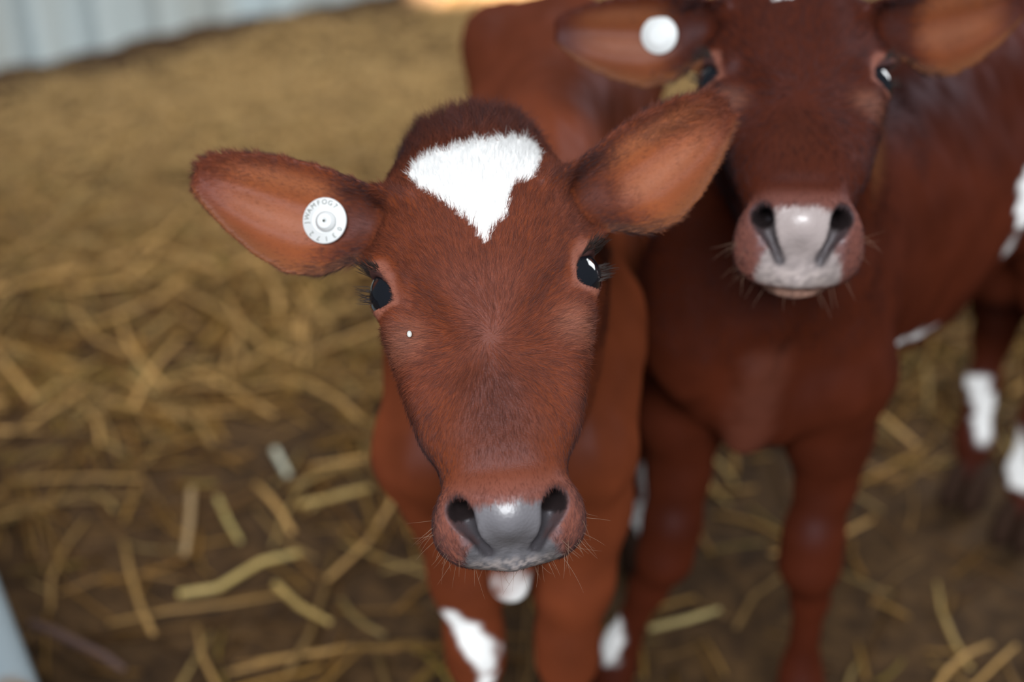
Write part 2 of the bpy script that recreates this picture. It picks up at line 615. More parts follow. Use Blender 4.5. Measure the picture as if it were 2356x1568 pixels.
def head_pigment(head, P, base, blaze):
    padcol = head.padcol
    q = head.local(P)
    u, v, w = np.abs(q[:, 0]), q[:, 1], q[:, 2]
    n = len(P)
    c = np.tile(base, (n, 1))
    s, t, nn = head.ear_coords(np.stack([u, v, w], 1), q[:, 0])
    n0, y, hw, tc, C, x = head.ear_surface(s, t)
    isear = (s > 0.008) & (u > 0.066) & (v > 0.0)
    c = mixc(c, 0.55 * sstep(0.078, 0.105, v) * ~isear, DARK)                                # poll
    c = mixc(c, 0.62 * sstep(0.034, 0.0, u) * sstep(-0.050, -0.088, v) * sstep(-0.146, -0.100, v), (0.050, 0.011, 0.004))   # bridge of the nose
    c = mixc(c, 0.45 * sstep(0.10, 0.0, np.hypot((u - 0.052) / 0.22, (v + 0.045) / 0.22)) * (w > -0.01), (0.30, 0.13, 0.085))
    c = mixc(c, 0.45 * sstep(-0.130, -0.152, v), (0.25, 0.105, 0.085))                          # muzzle
    # lids
    e = np.stack([u, v, w], 1) - EYE_C
    et, eb, en = e @ EYE_T, e @ EYE_B, e @ EYE_N
    rim = np.abs(eb) - LID_H * (1 - (et / LID_L) ** 2)
    onl = (np.linalg.norm(e, axis=1) < 0.036) & (en > 0)
    up = sstep(-0.004, 0.006, eb * 1.0)
    c = mixc(c, onl * sstep(0.0070, 0.002, np.abs(rim - 0.0035)) * 0.55, (0.30, 0.12, 0.085))
    c = mixc(c, onl * sstep(0.0026, 0.0008, rim), (0.045, 0.02, 0.018))
    # ears: pale inside, darker root and rim
    inside = isear & (nn > n0)
    c = mixc(c, 0.62 * inside * sstep(0.18, 0.42, x) * sstep(0.98, 0.45, np.abs(y)) * sstep(1.0, 0.75, x), np.array([0.30, 0.088, 0.030]) * head.ear_tone)  # own pale tone, with glow of light through the ear put into the colour
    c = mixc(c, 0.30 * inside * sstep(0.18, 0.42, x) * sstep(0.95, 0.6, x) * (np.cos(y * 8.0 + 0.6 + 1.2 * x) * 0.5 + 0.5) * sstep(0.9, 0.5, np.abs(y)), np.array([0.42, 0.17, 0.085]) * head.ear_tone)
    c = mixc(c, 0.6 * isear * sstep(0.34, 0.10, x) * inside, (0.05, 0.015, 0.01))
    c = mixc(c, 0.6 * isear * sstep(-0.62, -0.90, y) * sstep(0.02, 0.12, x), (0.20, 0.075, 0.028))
    # nose pad and nostrils
    wet = np.zeros(n)
    ul = 0.0285 + 0.72 * (v + 0.1545)
    ul = np.where(v < -0.168, np.maximum(ul, 0.0155 + (-(v + 0.168)) * 1.4), ul)
    pad = sstep(ul + 0.003, ul - 0.001, u) * sstep(-0.030, -0.022, w) * sstep(-0.1525, -0.1575, v + 0.002 * fbm(q[:, :2], 120, 8))
    wing = sstep(0.034, 0.026, u) * sstep(ul - 0.002, ul + 0.003, u) * sstep(-0.156, -0.164, v) * sstep(-0.028, -0.020, w)
    c = mixc(c, wing * 0.6 * sstep(-0.6, 0.6, fbm(q, 110, 11)), (0.20, 0.15, 0.165))
    c = mixc(c, pad * 0.94, padcol)
    c = mixc(c, pad * 0.5 * sstep(-0.168, -0.176, v) * sstep(-0.5, 0.5, fbm(q, 140, 12)), np.asarray(padcol) * 0.45)
    wet = np.maximum(wet, wing * 0.5)
    c = mixc(c, 0.6 * sstep(-0.1765, -0.1805, v) * (w > -0.03) * sstep(-0.4, 0.4, fbm(q, 160, 14)), (0.50, 0.42, 0.39))
    wet = np.maximum(wet, pad)
    def ncap(a, b, ra, rb):
        return f_capsule(a, b, ra, rb)(np.stack([u, v, w], 1))
    nd = ncap((0.0295, -0.1545, 0.0235), (0.0140, -0.1745, -0.0040), 0.0070, 0.0020)
    c = mixc(c, sstep(0.0042, 0.0010, nd) * 0.88, (0.028, 0.024, 0.027))
    wet *= 1 - 0.9 * sstep(0.0042, 0.0010, nd)
    nd2 = ncap((0.0280, -0.156, 0.0205), (0.022, -0.140, 0.002), 0.0068, 0.006)
    c = mixc(c, sstep(0.0030, 0.0008, nd2) * (v > -0.1585), (0.013, 0.009, 0.009))
    nd = np.minimum(nd, nd2)
    # lower lip and chin
    c = mixc(c, 0.75 * sstep(-0.026, -0.034, w) * sstep(-0.140, -0.150, v), (0.34, 0.20, 0.15))
    # white blaze
    if blaze:
        j = 0.0016 * fbm(q[:, :2], 90, 3)
        m = in_poly(q[:, 0] + j, q[:, 1] - j, blaze) & (w > 0.0)
        c[m] = WHITE
    return c, wet, isear, inside, pad, nd, rim, onl, x, y


# ------------------------------------------------------------------ strands
def strands(name, mat, root, normal, direc, length, color, radius, parent, npts=4, lift=0.35, droop=0.25, jitter=0.10, with_normal=True):
    n = len(root)
    t = np.linspace(0, 1, npts)[None, :, None]
    L = length[:, None, None]
    d = direc[:, None, :] + jitter * rng.normal(size=(n, 1, 3)) 
    bend = jitter * 0.6 * rng.normal(size=(n, 1, 3))
    lift = np.broadcast_to(np.asarray(lift, float), (n,))[:, None, None]
    P = root[:, None, :] - normal[:, None, :] * 0.0006 + L * (d * t * 0.95 + normal[:, None, :] * (lift * t - droop * t * t) + bend * t * t)
    hc = bpy.data.hair_curves.new(name)
    hc.add_curves([npts] * n)
    hc.attributes['position'].data.foreach_set('vector', P.astype(np.float32).ravel())
    ra = hc.attributes.get('radius') or hc.attributes.new('radius', 'FLOAT', 'POINT')
    rad = (radius[:, None] * np.linspace(1.0, 0.12, npts)[None] ** 0.8).astype(np.float32)
    ra.data.foreach_set('value', rad.ravel())
    if color is not None:
        a = hc.attributes.new('pigment', 'FLOAT_COLOR', 'CURVE')
        cc = np.ones((n, 4), np.float32); cc[:, :3] = color
        a.data.foreach_set('color', cc.ravel())
    if with_normal:
        a = hc.attributes.new('skin_normal', 'FLOAT_VECTOR', 'CURVE')
        hn = norm(normal + 0.25 * norm(P[:, -1] - P[:, 0]) * 0 + 0.16 * rng.normal(size=(n, 3)))
        a.data.foreach_set('vector', hn.astype(np.float32).ravel())
    hc.materials.append(mat)
    o = bpy.data.objects.new(name, hc)
    COL.objects.link(o)
    if parent is not None:
        o.parent = parent
        o.matrix_parent_inverse = Matrix.Translation(parent.location).inverted()
    return o


def scatter(V, F, weight, n):
    """n random points on the quads, weighted by a vertex weight"""
    T = np.concatenate([F[:, [0, 1, 2]], F[:, [0, 2, 3]]])
    area = np.linalg.norm(np.cross(V[T[:, 1]] - V[T[:, 0]], V[T[:, 2]] - V[T[:, 0]]), axis=1) * 0.5
    wt = area * weight[T].mean(1)
    cdf = np.cumsum(wt)
    ti = np.searchsorted(cdf, rng.uniform(0, cdf[-1], n))
    ti = np.clip(ti, 0, len(T) - 1)
    a, b = rng.uniform(size=n), rng.uniform(size=n)
    f = a + b > 1
    a[f], b[f] = 1 - a[f], 1 - b[f]
    bc = np.stack([1 - a - b, a, b], 1)
    return T[ti], bc


def uv_ball(c, r, nu=40, nv=24, axes=None, sq=(1, 1, 1)):
    A = np.eye(3) if axes is None else axes
    V = [(0, 0, 1)]
    for i in range(1, nv):
        th = math.pi * i / nv
        for k in range(nu):
            ph = 2 * math.pi * k / nu
            V.append((math.sin(th) * math.cos(ph), math.sin(th) * math.sin(ph), math.cos(th)))
    V.append((0, 0, -1))
    F = []
    for k in range(nu):
        F.append((0, 1 + k, 1 + (k + 1) % nu))
    for i in range(nv - 2):
        for k in range(nu):
            a = 1 + i * nu + k; b = 1 + i * nu + (k + 1) % nu
            F.append((a, a + nu, b + nu, b))
    e = len(V) - 1
    for k in range(nu):
        F.append((e, e - nu + (k + 1) % nu, e - nu + k))
    V = np.array(V) * np.array(sq) * r
    return np.asarray(c) + V @ A, F


def lathe(profile, c, axes, seg=64):
    """profile of (radius, height) about axes[2]"""
    V, F = [], []
    n = len(profile)
    for (r, hgt) in profile:
        for k in range(seg):
            a = 2 * math.pi * k / seg
            V.append((r * math.cos(a), r * math.sin(a), hgt))
    for i in range(n - 1):
        for k in range(seg):
            F.append((i * seg + k, i * seg + (k + 1) % seg, (i + 1) * seg + (k + 1) % seg, (i + 1) * seg + k))
    F.append(tuple(range(seg))[::-1])
    F.append(tuple((n - 1) * seg + k for k in range(seg)))
    return np.asarray(c) + np.array(V) @ np.asarray(axes), F


def text_mesh(ch, size):
    cu = bpy.data.curves.new('lettering', 'FONT')
    cu.body = ch
    cu.size = size
    cu.align_x = 'CENTER'
    cu.align_y = 'CENTER'
    cu.extrude = 0.00012
    o = bpy.data.objects.new('lettering', cu)
    COL.objects.link(o)
    dg = bpy.context.evaluated_depsgraph_get()
    dg.update()
    me = bpy.data.meshes.new_from_object(o.evaluated_get(dg))
    V = np.array([v.co[:] for v in me.vertices])
    F = [tuple(p.vertices) for p in me.polygons]
    bpy.data.objects.remove(o)
    bpy.data.curves.remove(cu)
    bpy.data.meshes.remove(me)
    return V, F


# ------------------------------------------------------------------ a calf
HAIR = 1.0


def build_calf(root, head, field, lo, hi, h, body_pigment, n_hair, blaze, base, hair_len, hair_rad, back_dir, lash_n=120, whisk_n=120):
    V, F = polygonise(field, lo, hi, h)
    V = smooth_mesh(V, F, 1, 0.5)
    N = vert_normals(V, F)
    away = sstep(0.17, 0.26, np.linalg.norm(V - head.o, axis=1)) * sstep(0.30, 0.42, V[:, 2])
    V = V + N * (away * (0.0040 * fbm(V, 7.0, 31, 2) + 0.0012 * fbm(V * np.array([1, 1, 0.4]), 26.0, 32, 2)))[:, None]
    N = vert_normals(V, F)
    c = body_pigment(V, N)
    wet = np.zeros(len(V))
    isear = np.zeros(len(V), bool)
    near = np.linalg.norm(V - head.o, axis=1) < 0.26
    hd = np.where(near)[0]
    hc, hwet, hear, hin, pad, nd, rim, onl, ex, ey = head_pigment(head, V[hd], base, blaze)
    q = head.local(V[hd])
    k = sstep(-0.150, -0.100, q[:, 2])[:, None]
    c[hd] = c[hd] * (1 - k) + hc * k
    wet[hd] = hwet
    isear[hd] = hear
    body = mesh_obj('body', V, F, M_COAT, root)
    point_color(body.data, 'pigment', c)
    point_float(body.data, 'wet', wet)

    # coat strands: they turn about a whorl between the eyes, run out along the ears and back over the neck
    if n_hair * HAIR > 0:
        wt = np.zeros(len(V))
        wt[hd] = 1.0
        bald = (pad > 0.25) | (nd < 0.003) | (onl & (rim < 0.0025))
        wt[hd[bald]] = 0
        wt[hd] *= np.where(q[:, 2] < -0.07, 0.25, 1.0)
        wt *= np.where(N @ (head.o - CAM) > 0.02, 0.35, 1.0)
        T, bc = scatter(V, F, wt, int(n_hair * HAIR))
        R = (V[T] * bc[..., None]).sum(1)
        NN = norm((N[T] * bc[..., None]).sum(1))
        ql = head.local(R)
        pc = head_pigment(head, R, base, blaze)
        col, ear, ins = pc[0], pc[2], pc[3]
        kk = sstep(-0.150, -0.100, ql[:, 2])[:, None]
        col = (c[T] * bc[..., None]).sum(1) * (1 - kk) + col * kk
        wh = np.array([0.0, -0.054])
        d2 = ql[:, :2] - wh
        rr = np.linalg.norm(d2, axis=1) + 1e-6
        sp = 0.5 * np.exp(-(rr / 0.03) ** 2)
        d2 = d2 / rr[:, None]
        d2 = np.stack([d2[:, 0] - sp * d2[:, 1], d2[:, 1] + sp * d2[:, 0]], 1)
        d = np.stack([d2[:, 0], d2[:, 1], np.zeros(len(R))], 1)
        d[:, 2] -= 0.9 * sstep(0.045, 0.075, np.abs(ql[:, 0]))
        below = sstep(-0.06, -0.15, ql[:, 1])
        d[:, 1] -= below * 0.6
        rs_ = (ql[:, 0] > 0)[:, None]
        es = np.where(rs_, head.ef[1][0], head.ef[0][0]) * np.stack([np.sign(ql[:, 0]), np.ones(len(R)), np.ones(len(R))], 1)
        et = np.where(rs_, head.ef[1][1], head.ef[0][1]) * np.stack([np.sign(ql[:, 0]), np.ones(len(R)), np.ones(len(R))], 1)
        d = np.where(ear[:, None], es + et * (0.5 * np.clip(pc[9], -1, 1))[:, None], d)
        dw = d @ head.A
        far = sstep(-0.06, -0.12, ql[:, 2])[:, None]
        dw = dw * (1 - far) + np.asarray(back_dir) * far
        cl = np.floor(R / 0.0045).astype(int)
        hs = (cl * np.array([73856093, 19349663, 83492791])).sum(1)
        rs = np.stack([np.sin(hs * 12.9898 + i * 78.233) * 43758.5453 % 1.0 - 0.5 for i in range(3)], 1)
        dw = norm(dw) + (0.45 + 0.7 * sstep(0.075, 0.100, ql[:, 1]))[:, None] * rs
        dw = dw - NN * (dw * NN).sum(1, keepdims=True)
        dw = norm(dw)
        ln = hair_len * rng.uniform(0.6, 1.25, len(R))
        ln *= (1 + 0.7 * sstep(0.06, 0.115, ql[:, 1])) * np.where(ear, 0.40 + 0.35 * sstep(0.45, 0.2, pc[8]), 1.0) * (1 - 0.45 * sstep(-0.06, -0.14, ql[:, 1]))
        ln *= np.where(np.linalg.norm(np.stack([np.abs(ql[:, 0]), ql[:, 1], ql[:, 2]], 1) - EYE_C, axis=1) < 0.03, 0.45, 1.0)
        s, t, _ = head.ear_coords(np.stack([np.abs(ql[:, 0]), ql[:, 1], ql[:, 2]], 1), ql[:, 0])
        low = ear & (pc[9] < -0.80) & (pc[8] < 0.5)
        ln *= np.where(low, 1.5, 1.0)
        shade = rng.uniform(0.45, 1.45, len(R))[:, None] * (1 + 0.35 * rs[:, :1])
        wht = (col.min(1) > 0.6)[:, None]
        col = np.where(wht, col * rng.uniform(0.92, 1.02, len(R))[:, None], col * shade)
        strands('coat', M_STRAND, R, NN, dw, ln, col, np.full(len(R), hair_rad) * rng.uniform(0.7, 1.2, len(R)), body, lift=0.30 + 0.65 * sstep(0.085, 0.110, ql[:, 1]), droop=0.22, jitter=0.13)
        o = bpy.data.objects[[x.name for x in body.children if x.name.startswith('coat')][-1]]
        o['kind'] = 'stuff'

    # eyes and lashes
    for sgn in (-1, 1):
        S = np.array([sgn, 1, 1])
        ax = np.stack([head.dirw(EYE_T * S), head.dirw(EYE_B * S), head.dirw(EYE_N * S)])
        Ve, Fe = uv_ball(head.world((EYE_C + EYE_N * 0.0012) * S), EYE_R + 0.0010, 56, 36, ax)
        if sgn < 0:
            Fe = [f[::-1] for f in Fe]
        eye = mesh_obj('eye', Ve, Fe, M_EYE, root)
        eye['label'] = 'glossy dark eye'
        # upper lashes leave the outer half of the lid, a few short ones the lower lid
        m = lash_n
        tt = rng.uniform(-0.002, 0.0148, m)
        low = rng.uniform(size=m) < 0.22
        sidesgn = np.where(low, -1.0, 1.0)
        upb = 1.0 if EYE_B[1] > 0 else -1.0
        bb = sidesgn * upb * (LID_H * (1 - (tt / LID_L) ** 2) - 0.0003)
        rr = EYE_R + 0.0022
        nn = np.sqrt(np.maximum(rr ** 2 - tt ** 2 - bb ** 2, 1e-6))
        loc = (EYE_C + tt[:, None] * EYE_T + bb[:, None] * EYE_B + nn[:, None] * EYE_N) * S
        dd = (EYE_N * 1.0 + EYE_T * 0.45 + (sidesgn * upb)[:, None] * EYE_B * 0.35) * S + 0.12 * rng.normal(size=(m, 3))
        strands('eyelashes', M_LASH, head.world(loc), norm(dd @ head.A), norm(dd @ head.A), np.where(low, 0.009, 0.015) * rng.uniform(0.7, 1.2, m), None,
                np.full(m, 0.00030), root, npts=5, lift=0.0, droop=0.0, jitter=0.12, with_normal=False)

    # whiskers about the lips
    m = whisk_n
    vi = hd[(q[:, 1] < -0.150) & (q[:, 2] < 0.004) & (q[:, 2] > -0.055) & (pad < 0.2) & (nd > 0.004)]
    pick = rng.choice(vi, m)
    dirs = norm(N[pick] + 0.5 * head.dirw((0, -1, 0)) + 0.3 * rng.normal(size=(m, 3)))
    strands('whiskers', M_WHISK, V[pick], N[pick], dirs, rng.uniform(0.005, 0.024, m), None, np.full(m, 0.00011), root,
            npts=6, lift=0.0, droop=0.12, jitter=0.12, with_normal=False)
    return body, V, F, N


def ear_tag(root, head, side, s, t, r, lean, text_top, text_bottom, start):
    n0 = float(head.ear_surface(np.array([s]), np.array([t]))[0][0])
    S = np.array([side, 1, 1])
    es, et, en = head.ear_axes(side)
    c = head.world((head.eb + es * s + et * t + en * (n0 + 0.0075)) * S)
    n = norm(head.dirw((en + es * lean) * S))
    up = norm(CU - n * (CU @ n))
    rt = np.cross(up, n)
    ax = np.stack([rt, up, n])
    prof = [(r * 0.93, -0.0016), (r, -0.0006), (r, 0.0008), (r * 0.97, 0.0014), (r * 0.60, 0.0016), (r * 0.57, 0.0022), (r * 0.50, 0.0024)]
    V, F = lathe(prof, c, ax, 72)
    tg = mesh_obj('ear_tag', V, F, M_TAG, root)
    tg['label'] = 'white round ear tag'
    prof = [(r * 0.46, 0.0), (r * 0.44, 0.0034), (r * 0.36, 0.0040), (r * 0.34, 0.0052), (r * 0.28, 0.0058), (r * 0.06, 0.0058), (r * 0.05, 0.0046)]
    V, F = lathe(prof, c + rt * r * 0.12 - up * r * 0.04 + n * 0.001, ax, 48)
    mesh_obj('tag_button', V, F, M_TAG, tg)
    # the pin that goes through the ear
    V, F = lathe([(0.0032, -0.012), (0.0032, 0.0)], c, ax, 16)
    mesh_obj('tag_pin', V, F, M_TAG, tg)
    if not text_top:
        for ch_ in list(tg.children):
            if ch_.name.startswith('tag_button'):
                bpy.data.objects.remove(ch_)
    if text_top:
        VV, FF = [], []
        o = 0
        def ring(txt, a0, da):
            nonlocal o
            for i, ch in enumerate(txt):
                if ch == ' ':
                    continue
                a = math.radians(a0 - da * i)
                v, f = text_mesh(ch, r * 0.30)
                er = math.cos(a) * rt + math.sin(a) * up
                tt = math.sin(a) * rt - math.cos(a) * up
                p = c + er * r * 0.79 + n * 0.0015 + v[:, :1] * tt + v[:, 1:2] * er + v[:, 2:3] * n
                VV.append(p)
                FF.extend(tuple(x + o for x in g) for g in f)
                o += len(v)
        ring(text_top, start, 19.5)
        ring(text_bottom, -28, 27.0)
        ink = mesh_obj('lettering', np.concatenate(VV), FF, M_INK, tg, smooth=False)
        ink['label'] = 'grey printed letters and digits round the rim'
        V, F = lathe([(r * 0.055, 0), (r * 0.055, 0.0008)], c + rt * r * 0.12 - up * r * 0.04 + n * 0.0064, ax, 16)
        mesh_obj('pin_hole', V, F, M_INK, tg)
    return tg


def hooves(root, pts):
    for (x, y, yaw) in pts:
        ca, sa = math.cos(yaw), math.sin(yaw)
        for s in (-1, 1):
            V, F = uv_ball((0, 0, 0), 1.0, 20, 12)
            V = np.asarray(V) * np.array([0.016, 0.030, 0.042])
            V[:, 2] = np.maximum(V[:, 2], -0.012) + 0.012
            V[:, 1] -= (0.045 - V[:, 2]) * 0.45
            V[:, 0] += s * 0.0145
            X = x + V[:, 0] * ca - V[:, 1] * sa
            Y = y + V[:, 0] * sa + V[:, 1] * ca
            mesh_obj('hoof', np.stack([X, Y, V[:, 2]], 1), F, M_HOOF, root)


# ------------------------------------------------------------------ the pen: floor, straw, wall
def floor_height(X, Y):
    P = np.stack([X, Y], 1)
    return 0.014 * fbm(P, 1.6, 1, 4) - 0.006


def make_floor():
    nx, ny = 220, 260
    xs = np.linspace(-4.2, 4.2, nx)
    ys = np.linspace(0.2, 6.2, ny)
    X, Y = np.meshgrid(xs, ys)
    Z = floor_height(X.ravel(), Y.ravel())
    V = np.stack([X.ravel(), Y.ravel(), Z], 1)
    i = np.arange(nx * ny).reshape(ny, nx)
    F = np.stack([i[:-1, :-1], i[:-1, 1:], i[1:, 1:], i[1:, :-1]], -1).reshape(-1, 4)
    m, nt, b = new_mat('trodden_bedding')
    N, L = nt.nodes, nt.links
    tc = N.new('ShaderNodeTexCoord')
    def noise(scale, detail, rough=0.6):
        n = N.new('ShaderNodeTexNoise')
        n.inputs['Scale'].default_value = scale
        n.inputs['Detail'].default_value = detail
        n.inputs['Roughness'].default_value = rough
        L.new(tc.outputs['Object'], n.inputs['Vector'])
        return n
    n1 = noise(4.5, 8, 0.65)
    r1 = N.new('ShaderNodeValToRGB')
    e = r1.color_ramp.elements
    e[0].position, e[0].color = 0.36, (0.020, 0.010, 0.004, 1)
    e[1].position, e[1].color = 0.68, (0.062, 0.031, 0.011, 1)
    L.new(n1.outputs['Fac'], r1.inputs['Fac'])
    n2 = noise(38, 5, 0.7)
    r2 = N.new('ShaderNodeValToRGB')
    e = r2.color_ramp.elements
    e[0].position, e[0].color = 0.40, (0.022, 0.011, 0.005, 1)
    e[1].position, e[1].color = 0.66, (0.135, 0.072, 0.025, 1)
    L.new(n2.outputs['Fac'], r2.inputs['Fac'])
    mx = N.new('ShaderNodeMix'); mx.data_type = 'RGBA'; mx.inputs['Factor'].default_value = 0.45
    L.new(r1.outputs['Color'], mx.inputs['A']); L.new(r2.outputs['Color'], mx.inputs['B'])
    L.new(mx.outputs['Result'], b.inputs['Base Color'])
    b.inputs['Roughness'].default_value = 0.85
    b.inputs['Specular IOR Level'].default_value = 0.2
    bp = N.new('ShaderNodeBump'); bp.inputs['Strength'].default_value = 0.7; bp.inputs['Distance'].default_value = 0.01
    L.new(n2.outputs['Fac'], bp.inputs['Height']); L.new(bp.outputs['Normal'], b.inputs['Normal'])
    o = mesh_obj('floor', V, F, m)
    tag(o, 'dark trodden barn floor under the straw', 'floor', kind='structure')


TWIG = [at(70, 1436, .012), at(120, 1452, .013), at(180, 1480, .014), at(240, 1508, .012), at(285, 1540, .010)]
HOOF_SPOTS = [(-0.034, 0.985), (0.053, 0.985), (0.163, 1.405), (-0.012, 1.45), (0.106, 1.11), (0.314, 1.09), (0.618, 1.53), (0.664, 1.45)]
TR_Z = 0.20
_a, _b = at(-6, 1318, TR_Z), at(98, 1580, TR_Z)
TR_D = norm((_b - _a)[:2])
TR_O = np.array([-TR_D[1], TR_D[0]])
if TR_O[0] < 0: TR_O = -TR_O
TR_C = (_a + _b)[:2] / 2 - TR_O * 0.17
WALL_A, WALL_B = at(0, 150)[:2], at(780, -8)[:2]
WALL_D = norm(WALL_B - WALL_A)
WALL_N = np.array([-WALL_D[1], WALL_D[0]])


def make_straw():
    m, nt, b = new_mat('straw')
    a = nt.nodes.new('ShaderNodeAttribute'); a.attribute_name = 'pigment'
    nt.links.new(a.outputs['Color'], b.inputs['Base Color'])
    b.inputs['Roughness'].default_value = 0.5
    b.inputs['Specular IOR Level'].default_value = 0.2
    # looser, dry straw towards the back and the left, trodden and sparse near the calves' feet
    cx, cy = [], []
    n_want = 27500
    while len(cx) < n_want:
        y = 0.75 + 3.6 * rng.uniform(size=20000) ** 1.15
        x = rng.uniform(-1, 1, 20000) * (0.42 * y + 0.62)
        dens = 0.12 + 0.88 * sstep(1.4, 2.3, y)
        dens = dens * (0.45 + 0.55 * sstep(-0.35, 0.25, fbm(np.stack([x, y], 1), 1.3, 5, 2)))
        dens = dens * (1 - 0.45 * sstep(0.05, 0.2, x) * sstep(1.9, 1.5, y))
        dens = dens * (1 - 0.8 * np.exp(-(((x + 0.30) / 0.10) ** 2 + ((y - 1.66) / 0.13) ** 2)))
        k = (rng.uniform(size=20000) < dens) & ((np.stack([x, y], 1) - WALL_A) @ WALL_N < -0.17)
        cx.extend(x[k]); cy.extend(y[k])
    n = n_want
    cx, cy = np.array(cx[:n]), np.array(cy[:n])
    ang = rng.uniform(0, math.pi, n)
    # the nearer left straw lies combed towards the right
    ln = rng.lognormal(math.log(0.085), 0.5, n).clip(0.02, 0.26)
    wd = rng.uniform(0.0012, 0.0036, n)
    fresh = (rng.uniform(size=n) < np.where(cx > 0.08, 0.025, 0.07)) & (cy < 2.2)
    ln = np.where(fresh, rng.uniform(0.10, 0.26, n), ln)
    wd = np.where(fresh, rng.uniform(0.0026, 0.0044, n), wd)
    tilt = rng.normal(0, 0.07, n)
    bend = rng.normal(0, 0.14, n)
    S = 4
    t = np.linspace(-0.5, 0.5, S)
    d = np.stack([np.cos(ang), np.sin(ang)], 1)
    pr = np.stack([-d[:, 1], d[:, 0]], 1)
    along = ln[:, None] * t[None]
    off = (bend * ln)[:, None] * (t[None] ** 2) * 2
    bend = np.where(fresh, bend * 0.5, bend)
    kink = (rng.uniform(size=n) < 0.2) * rng.normal(0, 0.4, n)
    off += (kink * ln)[:, None] * np.maximum(t[None], 0)
    X = cx[:, None] + d[:, :1] * along + pr[:, :1] * off
    Y = cy[:, None] + d[:, 1:] * along + pr[:, 1:] * off
    Z = floor_height(X.ravel(), Y.ravel()).reshape(n, S) + 0.003 + (np.abs(rng.normal(0, 0.010, n)) + 0.010 * fresh)[:, None] + along * tilt[:, None]
    C = np.stack([X, Y, Z], -1)
    # keep clear of the hooves and of the trough
    keep = np.ones(n, bool)
    fine = np.stack([C[:, 0] * (1 - q_) + C[:, -1] * q_ for q_ in np.linspace(0, 1, 12)], 1)
    for hx, hy in HOOF_SPOTS:
        keep &= (np.hypot(fine[:, :, 0] - hx, fine[:, :, 1] - hy) > 0.058).all(1)
    for p_, q_ in zip(TWIG[:-1], TWIG[1:]):
        for k_ in range(4):
            r_ = p_ + (q_ - p_) * k_ / 4
            keep &= (np.linalg.norm(fine - r_, axis=2) > 0.017).all(1)
    keep &= ~((np.abs((fine[:, :, :2] - TR_C) @ TR_D) < 0.36) & (np.abs((fine[:, :, :2] - TR_C) @ TR_O) < 0.155)).any(1)
    C, pr, wd, fresh, cy, cx = C[keep], pr[keep], wd[keep], fresh[keep], cy[keep], cx[keep]
    n = len(C)
    sec = np.array([(1, 0), (0, 0.6), (-1, 0), (0, -0.6)])
    V = C[:, :, None, :] + (sec[None, None, :, :1] * np.stack([pr[:, 0], pr[:, 1], 0 * cx], 1)[:, None, None, :] + sec[None, None, :, 1:] * np.array([0, 0, 1.0])) * wd[:, None, None, None]
    V = V.reshape(-1, 3)
    base = (np.arange(n) * S * 4)[:, None, None, None]
    i = np.arange(S - 1)[None, :, None, None] * 4
    k = np.arange(4)[None, None, :, None]
    q = np.concatenate([base + i + k, base + i + (k + 1) % 4, base + i + 4 + (k + 1) % 4, base + i + 4 + k], -1).reshape(-1, 4)
    cap = np.concatenate([base[:, 0, 0] + np.array([[3, 2, 1, 0]]), base[:, 0, 0] + (S - 1) * 4 + np.array([[0, 1, 2, 3]])])
    F = np.concatenate([q, cap])
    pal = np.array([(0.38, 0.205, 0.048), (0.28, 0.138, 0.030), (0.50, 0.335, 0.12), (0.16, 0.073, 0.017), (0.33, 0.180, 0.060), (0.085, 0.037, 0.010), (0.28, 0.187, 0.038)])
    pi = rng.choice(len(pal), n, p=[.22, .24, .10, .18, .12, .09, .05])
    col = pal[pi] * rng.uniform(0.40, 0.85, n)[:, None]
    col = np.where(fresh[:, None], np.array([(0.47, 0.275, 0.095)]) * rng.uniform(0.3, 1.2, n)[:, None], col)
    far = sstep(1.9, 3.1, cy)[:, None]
    col = col * (1 - 0.65 * far) + 0.65 * far * np.array([(0.52, 0.345, 0.150)])  # paler, drier straw at the back, with brighter light there put into the colour
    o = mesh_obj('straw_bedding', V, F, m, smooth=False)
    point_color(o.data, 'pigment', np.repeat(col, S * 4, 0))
    tag(o, 'loose golden straw bedding strewn over the floor of the pen', 'straw', kind='stuff')


